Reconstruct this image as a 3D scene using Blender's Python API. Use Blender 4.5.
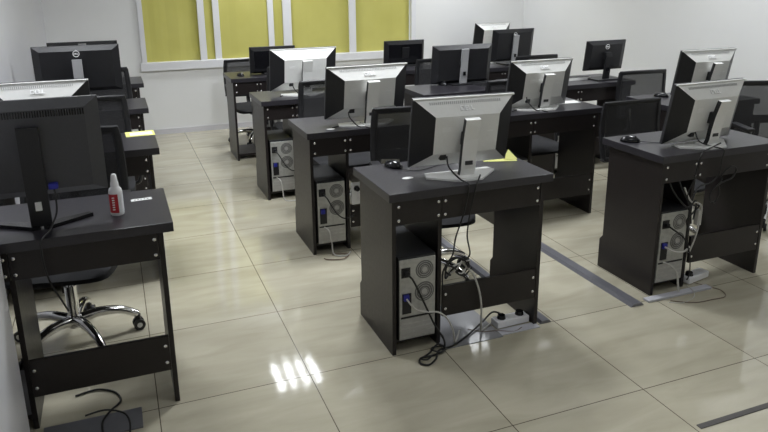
import bpy, bmesh, math, random
from mathutils import Vector, Matrix
random.seed(7)
C = bpy.context.scene.collection
for o in list(bpy.data.objects): bpy.data.objects.remove(o)

# ------------------------------------------------------------------ camera
cam = bpy.data.objects.new('camera', bpy.data.cameras.new('camera'))
C.objects.link(cam)
cam.data.sensor_width = 36; cam.data.lens = 681.6 / 768 * 36
cam.data.shift_y = -49.785 / 768; cam.data.clip_start = 0.02
cam.matrix_world = (Matrix.Translation((-0.6165, -3.0314, 1.5929)) @ Matrix.Rotation(-0.37365, 4, 'Z')
                    @ Matrix.Rotation(math.pi / 2 - 0.2729, 4, 'X') @ Matrix.Rotation(-0.0087, 4, 'Z'))
bpy.context.scene.camera = cam

# ------------------------------------------------------------------ world, exposure
w = bpy.data.worlds.new('world'); bpy.context.scene.world = w; w.use_nodes = True
w.node_tree.nodes['Background'].inputs[0].default_value = (0.80, 0.88, 1.0, 1)
w.node_tree.nodes['Background'].inputs[1].default_value = 2.2
vs = bpy.context.scene.view_settings
vs.view_transform = 'Standard'; vs.look = 'None'; vs.gamma = 1; vs.use_curve_mapping = False
vs.exposure = 0.22
LAMP_W = 6.5; SPREAD = {3: math.radians(124), 0: math.radians(172), -2: math.radians(165), -4: math.radians(165)}   # watts per slot of the louvre lamps, cut-off of their louvres

# ------------------------------------------------------------------ materials
def mat(name, col, rough=0.5, metal=0.0, noise=0.0, scale=20, bump=0.0, spec=0.5, coat=0.0, rvar=0.0, alpha=None, emit=None):
    m = bpy.data.materials.new(name); m.use_nodes = True
    nt = m.node_tree; b = nt.nodes['Principled BSDF']
    b.inputs['Base Color'].default_value = (*col, 1); b.inputs['Roughness'].default_value = rough
    b.inputs['Metallic'].default_value = metal; b.inputs['Specular IOR Level'].default_value = spec
    b.inputs['Coat Weight'].default_value = coat
    tc = nt.nodes.new('ShaderNodeTexCoord'); n = nt.nodes.new('ShaderNodeTexNoise')
    n.inputs['Scale'].default_value = scale; n.inputs['Detail'].default_value = 4
    nt.links.new(tc.outputs['Object'], n.inputs['Vector'])
    if noise:
        r = nt.nodes.new('ShaderNodeValToRGB')
        r.color_ramp.elements[0].color = (*[c * (1 - noise) for c in col], 1)
        r.color_ramp.elements[1].color = (*[min(1, c * (1 + noise)) for c in col], 1)
        nt.links.new(n.outputs[0], r.inputs[0]); nt.links.new(r.outputs[0], b.inputs['Base Color'])
    if rvar:
        q = nt.nodes.new('ShaderNodeMapRange'); q.inputs[3].default_value = rough * (1 - rvar); q.inputs[4].default_value = rough * (1 + rvar)
        nt.links.new(n.outputs[0], q.inputs[0]); nt.links.new(q.outputs[0], b.inputs['Roughness'])
    if bump:
        u = nt.nodes.new('ShaderNodeBump'); u.inputs['Strength'].default_value = bump; u.inputs['Distance'].default_value = 0.002
        nt.links.new(n.outputs[0], u.inputs['Height']); nt.links.new(u.outputs[0], b.inputs['Normal'])
    if alpha is not None: b.inputs['Alpha'].default_value = alpha
    if emit:
        b.inputs['Emission Color'].default_value = (*emit[0], 1); b.inputs['Emission Strength'].default_value = emit[1]
    return m

M = {}
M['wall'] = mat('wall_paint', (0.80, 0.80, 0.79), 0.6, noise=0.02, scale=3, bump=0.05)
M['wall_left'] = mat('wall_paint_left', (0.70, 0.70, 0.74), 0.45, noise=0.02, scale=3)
M['ceiling'] = mat('ceiling_paint', (0.75, 0.75, 0.74), 0.8, noise=0.02, scale=5)
M['frame'] = mat('white_window_frame', (0.76, 0.76, 0.78), 0.35, noise=0.02)
M['skirting'] = mat('skirting', (0.62, 0.61, 0.64), 0.4, noise=0.03)
M['desk'] = mat('dark_desk_laminate', (0.017, 0.0135, 0.0135), 0.36, spec=0.4, noise=0.25, scale=60, rvar=0.2, bump=0.04)
M['desktop'] = mat('desktop_laminate', (0.029, 0.027, 0.033), 0.32, noise=0.15, scale=80, rvar=0.15, bump=0.03)
M['bolt'] = mat('chrome_bolt', (0.8, 0.8, 0.8), 0.25, metal=0.9, noise=0.05)
M['black'] = mat('black_plastic', (0.013, 0.013, 0.015), 0.42, noise=0.2, scale=120)
M['gblack'] = mat('glossy_black_plastic', (0.008, 0.008, 0.010), 0.15, noise=0.1)
M['midgrey'] = mat('mid_grey_plastic', (0.060, 0.060, 0.066), 0.4, noise=0.1, scale=100)
M['dkgrey'] = mat('dark_grey_plastic', (0.035, 0.035, 0.038), 0.45, noise=0.15, scale=100)
M['silver'] = mat('silver_plastic', (0.76, 0.76, 0.735), 0.38, noise=0.04, scale=60)
M['stand'] = mat('silver_stand', (0.80, 0.80, 0.78), 0.33, noise=0.03)
M['gsilver'] = mat('grey_stand_metal', (0.40, 0.40, 0.41), 0.4, metal=0.2, noise=0.04)
M['logo'] = mat('logo_silver', (0.95, 0.95, 0.95), 0.4, noise=0.02)
M['logo_shade'] = mat('embossed_logo', (0.42, 0.42, 0.42), 0.4, noise=0.02)
M['screen'] = mat('screen_glass', (0.005, 0.005, 0.007), 0.08, noise=0.1)
M['steel'] = mat('galvanised_steel', (0.48, 0.48, 0.45), 0.42, metal=0.3, noise=0.35, scale=45)
M['fan'] = mat('fan_grille', (0.16, 0.16, 0.15), 0.5, metal=0.4, noise=0.1)
M['hub'] = mat('fan_hub', (0.45, 0.44, 0.42), 0.5, noise=0.1)
M['chrome'] = mat('chrome', (0.75, 0.75, 0.75), 0.12, metal=1.0, noise=0.03)
M['cable'] = mat('black_cable', (0.012, 0.012, 0.012), 0.5, noise=0.1)
M['gcable'] = mat('grey_cable', (0.50, 0.49, 0.46), 0.5, noise=0.05)
M['wire'] = mat('thin_wire', (0.16, 0.11, 0.08), 0.5, noise=0.05)
M['vga'] = mat('blue_plug', (0.02, 0.025, 0.30), 0.4, noise=0.05)
M['white'] = mat('white_plastic', (0.85, 0.85, 0.86), 0.35, noise=0.02)
M['offwhite'] = mat('cable_cover', (0.50, 0.50, 0.54), 0.35, noise=0.03)
M['duct'] = mat('grey_cable_duct', (0.17, 0.17, 0.19), 0.35, noise=0.08, metal=0.3)
M['plate'] = mat('grey_floor_mat', (0.26, 0.26, 0.27), 0.08, noise=0.05, scale=10)
M['red'] = mat('red_label', (0.50, 0.02, 0.03), 0.4, noise=0.05)
M['paper'] = mat('paper', (0.8, 0.8, 0.78), 0.6, noise=0.02)
M['yellow'] = mat('yellow_paper', (0.68, 0.68, 0.22), 0.6, noise=0.05)
M['seat'] = mat('seat_fabric', (0.014, 0.014, 0.016), 0.85, noise=0.3, scale=200, bump=0.3)
M['fabric_strip'] = mat('dark_strip', (0.06, 0.055, 0.05), 0.5, noise=0.1)

def mesh_fabric():
    m = mat('chair_mesh_fabric', (0.02, 0.02, 0.022), 0.7, noise=0.1)
    nt = m.node_tree; b = nt.nodes['Principled BSDF']
    tc = nt.nodes.new('ShaderNodeTexCoord')
    ws = []
    for ax in ('X', 'Z'):
        wv = nt.nodes.new('ShaderNodeTexWave'); wv.wave_type = 'BANDS'; wv.bands_direction = ax
        wv.inputs['Scale'].default_value = 110
        nt.links.new(tc.outputs['Object'], wv.inputs['Vector']); ws.append(wv)
    mx = nt.nodes.new('ShaderNodeMath'); mx.operation = 'MAXIMUM'
    nt.links.new(ws[0].outputs['Fac'], mx.inputs[0]); nt.links.new(ws[1].outputs['Fac'], mx.inputs[1])
    mr = nt.nodes.new('ShaderNodeMapRange'); mr.inputs[1].default_value = 0.2; mr.inputs[2].default_value = 0.75
    mr.inputs[3].default_value = 0.45; mr.inputs[4].default_value = 1.0
    nt.links.new(mx.outputs[0], mr.inputs[0]); nt.links.new(mr.outputs[0], b.inputs['Alpha'])
    return m
M['mesh'] = mesh_fabric()

def floor_mat():
    m = mat('polished_floor_tiles', (0.55, 0.51, 0.40), 0.12)
    nt = m.node_tree; b = nt.nodes['Principled BSDF']; L = nt.links.new
    b.inputs['Specular IOR Level'].default_value = 0.55
    tc = nt.nodes.new('ShaderNodeTexCoord'); sep = nt.nodes.new('ShaderNodeSeparateXYZ'); L(tc.outputs['Object'], sep.inputs[0])
    ms = []
    for k in (0, 1):
        a = nt.nodes.new('ShaderNodeMath'); a.operation = 'PINGPONG'; a.inputs[1].default_value = 0.3
        L(sep.outputs[k], a.inputs[0])
        c = nt.nodes.new('ShaderNodeMath'); c.operation = 'LESS_THAN'; c.inputs[1].default_value = 0.0019
        L(a.outputs[0], c.inputs[0]); ms.append(c)
    g = nt.nodes.new('ShaderNodeMath'); g.operation = 'MAXIMUM'; L(ms[0].outputs[0], g.inputs[0]); L(ms[1].outputs[0], g.inputs[1])
    mp = nt.nodes.new('ShaderNodeMapping'); mp.inputs['Scale'].default_value = (1.2, 5.0, 1)
    L(tc.outputs['Object'], mp.inputs[0])
    n1 = nt.nodes.new('ShaderNodeTexNoise'); n1.inputs['Scale'].default_value = 2.2; n1.inputs['Detail'].default_value = 8; n1.inputs['Distortion'].default_value = 0.6
    L(mp.outputs[0], n1.inputs['Vector'])
    # one slightly different tone per tile
    fl = nt.nodes.new('ShaderNodeVectorMath'); fl.operation = 'DIVIDE'; fl.inputs[1].default_value = (0.6, 0.6, 1); L(tc.outputs['Object'], fl.inputs[0])
    ff = nt.nodes.new('ShaderNodeVectorMath'); ff.operation = 'FLOOR'; L(fl.outputs[0], ff.inputs[0])
    wn = nt.nodes.new('ShaderNodeTexWhiteNoise'); L(ff.outputs[0], wn.inputs[0])
    r = nt.nodes.new('ShaderNodeValToRGB')
    r.color_ramp.elements[0].color = (0.41, 0.378, 0.285, 1); r.color_ramp.elements[0].position = 0.25
    r.color_ramp.elements[1].color = (0.53, 0.497, 0.39, 1); r.color_ramp.elements[1].position = 0.75
    L(n1.outputs[0], r.inputs[0])
    hv = nt.nodes.new('ShaderNodeHueSaturation'); L(r.outputs[0], hv.inputs['Color'])
    mr = nt.nodes.new('ShaderNodeMapRange'); mr.inputs[3].default_value = 0.94; mr.inputs[4].default_value = 1.05
    L(wn.outputs[0], mr.inputs[0]); L(mr.outputs[0], hv.inputs['Value'])
    mx = nt.nodes.new('ShaderNodeMixRGB'); L(g.outputs[0], mx.inputs[0]); L(hv.outputs[0], mx.inputs[1]); mx.inputs[2].default_value = (0.10, 0.085, 0.06, 1)
    L(mx.outputs[0], b.inputs['Base Color'])
    n2 = nt.nodes.new('ShaderNodeTexNoise'); n2.inputs['Scale'].default_value = 14; L(tc.outputs['Object'], n2.inputs['Vector'])
    bu = nt.nodes.new('ShaderNodeBump'); bu.inputs['Strength'].default_value = 0.12; bu.inputs['Distance'].default_value = 0.002
    L(n2.outputs[0], bu.inputs['Height']); L(bu.outputs[0], b.inputs['Normal'])
    rr = nt.nodes.new('ShaderNodeMath'); rr.operation = 'MULTIPLY_ADD'; rr.inputs[1].default_value = 0.1; rr.inputs[2].default_value = 0.07
    L(g.outputs[0], rr.inputs[0]); L(rr.outputs[0], b.inputs['Roughness'])
    return m
M['floor'] = floor_mat()

def blind_mat():
    m = bpy.data.materials.new('yellow_roller_blind'); m.use_nodes = True; nt = m.node_tree; L = nt.links.new
    nt.nodes.remove(nt.nodes['Principled BSDF']); out = nt.nodes['Material Output']
    tc = nt.nodes.new('ShaderNodeTexCoord'); n = nt.nodes.new('ShaderNodeTexNoise'); n.inputs['Scale'].default_value = 3
    L(tc.outputs['Object'], n.inputs['Vector'])
    r = nt.nodes.new('ShaderNodeValToRGB')
    r.color_ramp.elements[0].color = (0.60, 0.56, 0.17, 1); r.color_ramp.elements[1].color = (0.72, 0.68, 0.25, 1)
    L(n.outputs[0], r.inputs[0])
    d = nt.nodes.new('ShaderNodeBsdfDiffuse'); t = nt.nodes.new('ShaderNodeBsdfTranslucent'); mx = nt.nodes.new('ShaderNodeMixShader')
    mx.inputs[0].default_value = 0.3
    L(r.outputs[0], d.inputs[0]); L(r.outputs[0], t.inputs[0]); L(d.outputs[0], mx.inputs[1]); L(t.outputs[0], mx.inputs[2]); L(mx.outputs[0], out.inputs[0])
    return m
M['blind'] = blind_mat()
def emis(name, col, s):
    m = bpy.data.materials.new(name); m.use_nodes = True; nt = m.node_tree
    e = nt.nodes.new('ShaderNodeEmission'); e.inputs[0].default_value = (*col, 1); e.inputs[1].default_value = s
    nt.links.new(e.outputs[0], nt.nodes['Material Output'].inputs[0]); return m
M['tube'] = emis('lit_tube', (0.93, 0.96, 1.0), 6)
M['glass'] = mat('window_glass', (0.9, 0.95, 0.95), 0.05); M['glass'].node_tree.nodes['Principled BSDF'].inputs['Transmission Weight'].default_value = 1.0
M['reflector'] = mat('white_reflector', (0.8, 0.8, 0.8), 0.4, noise=0.01)

# ------------------------------------------------------------------ mesh helpers
class MB:
    def __init__(s): s.bm = bmesh.new(); s.mi = 0
    def _set(s, fs):
        for f in fs: f.material_index = s.mi
    def box(s, x0, y0, z0, x1, y1, z1, bev=0.0, mtx=None):
        r = bmesh.ops.create_cube(s.bm, size=1)
        vs_ = r['verts']
        for v in vs_: v.co = Vector(((x0 + x1) / 2 + v.co.x * (x1 - x0), (y0 + y1) / 2 + v.co.y * (y1 - y0), (z0 + z1) / 2 + v.co.z * (z1 - z0)))
        fs = set(f for v in vs_ for f in v.link_faces); s._set(fs)
        if mtx: bmesh.ops.transform(s.bm, matrix=mtx, verts=vs_)
        if bev:
            es = list(set(e for v in vs_ for e in v.link_edges))
            bmesh.ops.bevel(s.bm, geom=es, offset=bev, segments=2, affect='EDGES', profile=0.6)
        return s
    def prism(s, pts, axis, a, b, mtx=None):      # polygon in the two other axes, extruded along axis a..b
        def mk(p, t):
            return {'x': (t, p[0], p[1]), 'y': (p[0], t, p[1]), 'z': (p[0], p[1], t)}[axis]
        va = [s.bm.verts.new(mk(p, a)) for p in pts]; vb = [s.bm.verts.new(mk(p, b)) for p in pts]
        fs = [s.bm.faces.new(va), s.bm.faces.new(vb[::-1])]
        n = len(pts)
        for i in range(n): fs.append(s.bm.faces.new((va[i], vb[i], vb[(i + 1) % n], va[(i + 1) % n])))
        s._set(fs)
        if mtx: bmesh.ops.transform(s.bm, matrix=mtx, verts=va + vb)
        return s
    def cyl(s, p0, p1, r0, r1=None, n=20):
        r1 = r0 if r1 is None else r1
        p0, p1 = Vector(p0), Vector(p1); d = p1 - p0
        q = d.to_track_quat('Z', 'Y').to_matrix().to_4x4()
        r = bmesh.ops.create_cone(s.bm, cap_ends=True, segments=n, radius1=r0, radius2=r1, depth=d.length, matrix=Matrix.Translation((p0 + p1) / 2) @ q)
        s._set(set(f for v in r['verts'] for f in v.link_faces)); return s
    def lathe(s, prof, cx=0, cy=0, cz=0, n=24):
        rings = []
        for r, z in prof:
            rings.append([s.bm.verts.new((cx + r * math.cos(2 * math.pi * i / n), cy + r * math.sin(2 * math.pi * i / n), cz + z)) for i in range(n)])
        fs = []
        for a, b in zip(rings, rings[1:]):
            for i in range(n): fs.append(s.bm.faces.new((a[i], a[(i + 1) % n], b[(i + 1) % n], b[i])))
        fs.append(s.bm.faces.new(rings[0][::-1])); fs.append(s.bm.faces.new(rings[-1])); s._set(fs); return s
    def tube(s, pts, r, n=8, closed=False, flat=1.0, smooth=4):
        P = [Vector(p) for p in pts]
        if smooth > 1 and len(P) > 2:
            Q = []; N = len(P); rng = range(N) if closed else range(N - 1)
            for i in rng:
                g = (lambda k: P[k % N]) if closed else (lambda k: P[min(max(k, 0), N - 1)])
                a, b, c, d = g(i - 1), g(i), g(i + 1), g(i + 2)
                for k in range(smooth):
                    t = k / smooth
                    Q.append(0.5 * ((2 * b) + (c - a) * t + (2 * a - 5 * b + 4 * c - d) * t * t + (3 * b - a - 3 * c + d) * t ** 3))
            if not closed: Q.append(P[-1])
            P = Q
        rr = r if isinstance(r, (list, tuple)) else None
        rings = []; N = len(P); up = None
        for i, p in enumerate(P):
            if closed: t = (P[(i + 1) % N] - P[i - 1]).normalized()
            else: t = (P[min(i + 1, N - 1)] - P[max(i - 1, 0)]).normalized()
            if up is None: up = Vector((0, 1, 0)) if abs(t.y) < 0.9 else Vector((1, 0, 0))
            u = (up - t * up.dot(t))
            if u.length < 1e-4: u = t.orthogonal()
            u.normalize(); up = u; v = t.cross(u)
            R = r if rr is None else rr[0] + (rr[1] - rr[0]) * i / (N - 1)
            rings.append([s.bm.verts.new(p + u * R * flat * math.cos(2 * math.pi * k / n) + v * R * math.sin(2 * math.pi * k / n)) for k in range(n)])
        fs = []; prs = list(zip(rings, rings[1:])) + ([(rings[-1], rings[0])] if closed else [])
        for a, b in prs:
            for k in range(n): fs.append(s.bm.faces.new((a[k], a[(k + 1) % n], b[(k + 1) % n], b[k])))
        if not closed: fs.append(s.bm.faces.new(rings[0][::-1])); fs.append(s.bm.faces.new(rings[-1]))
        s._set(fs); return s
    def build(s, name, mats, parent=None, smooth=False, loc=None):
        bmesh.ops.recalc_face_normals(s.bm, faces=s.bm.faces)
        me = bpy.data.meshes.new(name); s.bm.to_mesh(me); s.bm.free()
        for m in (mats if isinstance(mats, (list, tuple)) else [mats]): me.materials.append(M[m])
        if smooth:
            for p in me.polygons: p.use_smooth = True
            try: me.set_sharp_from_angle(angle=math.radians(40))
            except Exception: pass
        o = bpy.data.objects.new(name, me); C.objects.link(o)
        if parent: o.parent = parent
        if loc: o.location = loc
        return o

def empty(name, loc=(0, 0, 0), rz=0.0):
    o = bpy.data.objects.new(name, None); C.objects.link(o); o.empty_display_size = 0.1
    o.location = loc; o.rotation_euler = (0, 0, rz); return o
def tag(o, label, cat, group=None):
    o['label'] = label; o['category'] = cat
    if group: o['group'] = group
    return o
def struct(name, mb, m, label=None):
    o = mb.build(name, m); o['kind'] = 'structure'
    if label: o['label'] = label
    return o
def kids(o): return [c for c in C.objects if c.parent == o]
def copy_tree(o, parent=None):
    c = o.copy(); C.objects.link(c); c.parent = parent
    for ch in kids(o): copy_tree(ch, c)
    return c
def text_mesh(txt, size, m, parent, mtx, name='logo', ext=0.0018):
    cu = bpy.data.curves.new(name, 'FONT'); cu.body = txt; cu.size = size; cu.extrude = ext; cu.align_x = 'CENTER'; cu.align_y = 'CENTER'
    cu.offset = size * 0.02
    t = bpy.data.objects.new(name, cu); C.objects.link(t)
    dg = bpy.context.evaluated_depsgraph_get(); me = bpy.data.meshes.new_from_object(t.evaluated_get(dg))
    bpy.data.objects.remove(t); me.materials.clear(); me.materials.append(M[m]); me.transform(mtx)
    o = bpy.data.objects.new(name, me); C.objects.link(o); o.parent = parent; return o

# ------------------------------------------------------------------ the room
YW = 4.36; XL = -1.275; XR = 4.15; YB = -5.2; ZC = 2.75
struct('floor', MB().box(XL - 0.15, YB - 0.15, -0.1, XR + 0.15, YW + 0.2, 0), 'floor')
struct('ceiling', MB().box(XL - 0.15, YB - 0.15, ZC + 0.12, XR + 0.15, YW + 0.2, ZC + 0.2), 'ceiling')
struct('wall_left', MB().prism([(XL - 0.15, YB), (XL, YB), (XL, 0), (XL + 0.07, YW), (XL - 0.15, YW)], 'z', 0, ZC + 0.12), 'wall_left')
struct('wall_right', MB().box(XR, YB, 0, XR + 0.15, YW, ZC + 0.12), 'wall')
struct('wall_front', MB().box(XL - 0.15, YB - 0.15, 0, XR + 0.15, YB, ZC + 0.12), 'wall')
# window wall with its opening
WX0, WX1, WZ0, WZ1 = -0.335, 2.66, 0.70, 2.25
wb = MB()
wb.box(XL - 0.15, YW, 0, WX0, YW + 0.2, ZC + 0.12).box(WX1, YW, 0, XR + 0.15, YW + 0.2, ZC + 0.12)
wb.box(WX0, YW, 0, WX1, YW + 0.2, WZ0).box(WX0, YW, WZ1, WX1, YW + 0.2, ZC + 0.12)
struct('wall_back', wb, 'wall')
struct('baseboard_back', MB().box(XL, YW - 0.012, 0, XR, YW - 0.001, 0.055), 'skirting')
struct('baseboard_left', MB().prism([(XL + 0.001, YB), (XL + 0.010, YB), (XL + 0.010, -1.51), (XL + 0.001, -1.51)], 'z', 0, 0.055), 'skirting')
struct('baseboard_right', MB().box(XR - 0.012, YB, 0, XR - 0.001, YW - 0.013, 0.055), 'skirting')
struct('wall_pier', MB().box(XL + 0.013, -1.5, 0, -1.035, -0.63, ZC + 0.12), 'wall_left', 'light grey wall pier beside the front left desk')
# window: fixed frame, sliding sashes, blinds behind
win = MB()
F0, F1 = YW - 0.035, YW + 0.05
win.box(WX0 - 0.04, F0, WZ0 - 0.03, WX1 + 0.02, F1, WZ0 + 0.055, 0.004)
win.box(WX0 - 0.04, F0, WZ1 - 0.05, WX1 + 0.02, F1, WZ1 + 0.03, 0.004)
win.box(WX0 - 0.018, F0 + 0.002, WZ0 + 0.03, WX0 + 0.029, F1 - 0.002, WZ1, 0.001).box(WX1 - 0.035, F0 + 0.002, WZ0 + 0.03, WX1 + 0.02, F1 - 0.002, WZ1, 0.001)
wo = struct('window_1', win, 'frame', 'long white framed sliding window with yellow blinds')
sash = MB()
for a, b, y in ((0.228, 0.296, F0 + 0.012), (0.385, 0.45, F0 + 0.03), (0.96, 1.022, F0 + 0.03), (1.118, 1.21, F0 + 0.002), (1.872, 1.95, F0 + 0.012)):
    sash.box(a, y, WZ0 + 0.05, b, y + 0.03, WZ1 - 0.05, 0.003)
sash.build('window_sash', 'frame', wo)
pane = MB(); pane.box(WX0 + 0.03, YW + 0.052, WZ0 + 0.05, WX1 - 0.03, YW + 0.056, WZ1 - 0.04); pane.build('window_pane', 'glass', wo)
for k, (a, b) in enumerate(((WX0 + 0.026, 0.262), (0.264, 0.995), (0.997, 1.165), (1.167, 1.91), (1.912, WX1 - 0.04))):
    bl = MB()
    n = 10
    pts = [(a + (b - a) * i / n, YW + 0.032 + 0.0015 * math.sin(i * 1.9 + k)) for i in range(n + 1)]
    poly = pts + [(x, y + 0.002) for x, y in pts[::-1]]
    bl.prism(poly, 'z', WZ0 + 0.050, WZ1 - 0.045)
    bl.build('window_blind', 'blind', wo)
# floor metalwork
tr = MB(); tr.prism([(1.632, 0), (1.645, 0.016), (1.695, 0.016), (1.712, 0)], 'y', -0.63, 0.56)
DG = 'raised cable ducts along the floor'
tag(tr.build('cable_duct', 'duct'), 'long grey raised cable duct running along the floor past the front right desk', 'cable duct', DG)
tr = MB(); tr.prism([(1.122, 0), (1.132, 0.014), (1.172, 0.014), (1.184, 0)], 'y', -0.60, 0.95)
tag(tr.build('cable_duct', 'duct'), 'grey raised cable duct hugging the right side of the front centre desk', 'cable duct', DG)
tr = MB(); tr.box(1.22, -1.475, 0, 2.6, -1.452, 0.003); struct('trim_1', tr, 'fabric_strip', 'dark strip set in the floor joint')

# ceiling lamps: recessed white trays with four tubes each
POWER = {3: 0.72, 0: 1.80, -2: 0.28, -4: 0.12}
def ceiling_lamp(x, y, label):
    r = tag(empty('ceiling_light', (x, y, ZC)), label, 'ceiling light', 'louvre ceiling lights')
    f = MB(); a = 0.30
    f.box(-a, -a, 0, a, -a + 0.02, 0.115).box(-a, a - 0.02, 0, a, a, 0.115).box(-a, -a + 0.02, 0, -a + 0.02, a - 0.02, 0.115).box(a - 0.02, -a + 0.02, 0, a, a - 0.02, 0.115)
    f.box(-a, -a, 0.105, a, a, 0.118); f.build('tray', 'reflector', r)
    for k in range(4):
        xx = -0.21 + k * 0.14
        MB().cyl((xx, -0.27, 0.055), (xx, 0.27, 0.055), 0.016, n=12).build('tube', 'tube', r)
        ld = bpy.data.lights.new('tube_light', 'AREA'); ld.shape = 'RECTANGLE'; ld.size = 0.065; ld.size_y = 0.54
        ld.energy = LAMP_W * POWER[math.floor(y)] * (0.62 if x > 2 and y < 2 else 0.55 if x < 0 else 1.0); ld.spread = SPREAD[math.floor(y)]; ld.color = (0.93, 0.965, 1.0)
        lo = bpy.data.objects.new('tube_light', ld); C.objects.link(lo); lo.parent = r; lo.location = (xx, 0, 0.012)
    for k in range(5):
        MB().box(-0.28 + k * 0.14 - (0.0 if k == 0 else 0.036), -0.279, 0.0, -0.28 + k * 0.14 + (0.0 if k == 4 else 0.036), 0.279, 0.02).build('louvre', 'reflector', r)
LAMPS = [(0.93, 3.72), (3.02, 3.66), (0.93, 0.90), (3.15, 0.90), (-0.87, 0.90), (0.93, -1.5), (3.15, -1.5), (0.93, -3.9), (3.15, -3.9)]  # the lamp above the left desks is added to lighten wall and floor there
# suspended ceiling sheet with openings for the lamps
def ceiling_grid():
    xs = sorted({XL, XR} | {v for x, y in LAMPS for v in (x - 0.302, x + 0.302)}); ys = sorted({YB, YW} | {v for x, y in LAMPS for v in (y - 0.302, y + 0.302)})
    g = MB()
    for a, b in zip(xs, xs[1:]):
        for c, d in zip(ys, ys[1:]):
            mx_, my_ = (a + b) / 2, (c + d) / 2
            if any(abs(mx_ - x) < 0.302 and abs(my_ - y) < 0.302 for x, y in LAMPS): continue
            g.box(a, c, ZC, b, d, ZC + 0.02)
    return g
struct('ceiling_panels', ceiling_grid(), 'ceiling')
for (x, y), l in zip(LAMPS, ('square louvre ceiling light near the window, above the left aisle', 'square louvre ceiling light near the window, on the right side',
                             'square louvre ceiling light above the middle desks', 'square louvre ceiling light above the right desks', 'added unseen louvre ceiling light brightening the left side, above the left desks', 'square louvre ceiling light in front of the middle desks', 'square louvre ceiling light in front of the right desks', 'square louvre ceiling light at the front of the room, middle', 'square louvre ceiling light at the front of the room, right')):
    ceiling_lamp(x, y, l)

# ------------------------------------------------------------------ desks
W, D, H, WT = 0.765, 0.45, 0.74, 0.787
def bolt(parent, x, z, y=0.03):
    MB().lathe([(0.0001, 0.0), (0.004, 0.0005), (0.0065, 0.003), (0.0065, 0.004)][::-1] and [(0.0065, 0), (0.0065, 0.002), (0.004, 0.0035), (0.0005, 0.004)], n=10).build('bolt', 'bolt', parent, True).matrix_local = \
        Matrix.Translation((x, y, z)) @ Matrix.Rotation(math.pi / 2, 4, 'X')
def make_desk():
    r = empty('computer_desk')
    MB().box(0, 0, 0.704, WT, D, H, 0.002).build('desktop', 'desktop', r)
    prof = [(0.012, 0), (0.012, 0.703), (0.402, 0.703), (0.402, 0.19), (0.425, 0.165), (0.425, 0)]
    for x in (0.015, W - 0.033):
        p = MB().prism(prof, 'x', x, x + 0.018).build('side_panel', 'desk', r)
    dv = MB().box(0.235, 0.031, 0.0, 0.253, 0.39, 0.703).build('divider', 'desk', r)
    a1 = MB().box(0.034, 0.014, 0.598, 0.243, 0.030, 0.703, 0.001).build('apron', 'desk', r)
    a2 = MB().box(0.245, 0.014, 0.598, W - 0.034, 0.030, 0.703, 0.001).build('apron', 'desk', r)
    lb = MB().box(0.254, 0.014, 0.140, W - 0.034, 0.030, 0.285, 0.001).build('lower_board', 'desk', r)
    MB().box(0.034, 0.05, 0.035, 0.234, 0.39, 0.053).build('tower_shelf', 'desk', r)
    MB().box(0.255, 0.06, 0.612, W - 0.035, 0.27, 0.626).build('keyboard_tray', 'desk', r)
    for x, p in ((0.046, a1), (0.228, a1), (0.260, a2), (W - 0.048, a2)):
        for z in (0.618, 0.678): bolt(p, x, z, 0.014)
    for x in (0.268, W - 0.048):
        for z in (0.175, 0.245): bolt(lb, x, z, 0.014)
    return r
desk0 = make_desk(); desk_used = [False]
def place(proto, flag, loc, rz, label, cat, group):
    o = proto if not flag[0] else copy_tree(proto)
    flag[0] = True
    o.location = loc; o.rotation_euler = (0, 0, rz); tag(o, label, cat, group); return o
DESKS = {
 'L1': (-1.268, -0.59, 'dark wood computer desk at front left with the white and red spray bottle on it'),
 'L2': (-1.235, 0.60, 'dark wood computer desk in left column with the yellow edged sticker on its corner'),
 'L3': (-1.222, 1.80, 'dark wood computer desk in left column under the black monitor with a round logo'),
 'L4': (-1.195, 3.00, 'dark wood computer desk at the far end of the left column, by the window wall'),
 'C1': (0.357, -0.605, 'dark wood computer desk at the front centre with yellow paper and a silver monitor'),
 'C2': (0.345, 0.60, 'dark wood computer desk directly behind the front centre desk'),
 'C3': (0.318, 1.72, 'dark wood computer desk third back in the centre column'),
 'C4': (0.305, 2.93, 'dark wood computer desk at the back of the centre column under the window'),
 'R1': (1.792, -0.575, 'dark wood computer desk at front right beside the long floor duct'),
 'R2': (1.585, 0.575, 'dark wood computer desk behind the front right desk, white paper on its corner'),
 'R3': (1.480, 1.50, 'dark wood computer desk under the wide black monitor with the grey stand'),
 'R4': (1.480, 2.80, 'dark wood computer desk by the right end of the window'),
 'D2': (2.780, 0.40, 'dark wood computer desk with a mouse, behind the front right monitor'),
 'D3': (2.590, 1.43, 'dark wood computer desk against the right wall under the small black monitor'),
 'D4': (2.590, 2.60, 'dark wood computer desk beneath the black monitor tilted beside a silver one'),
 'D5': (2.950, 3.78, 'dark wood computer desk in the far right corner, nearest the window wall'),
}
for k, (x, y, l) in DESKS.items(): place(desk0, desk_used, (x, y, 0), 0, l, 'desk', 'rows of computer desks')

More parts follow.
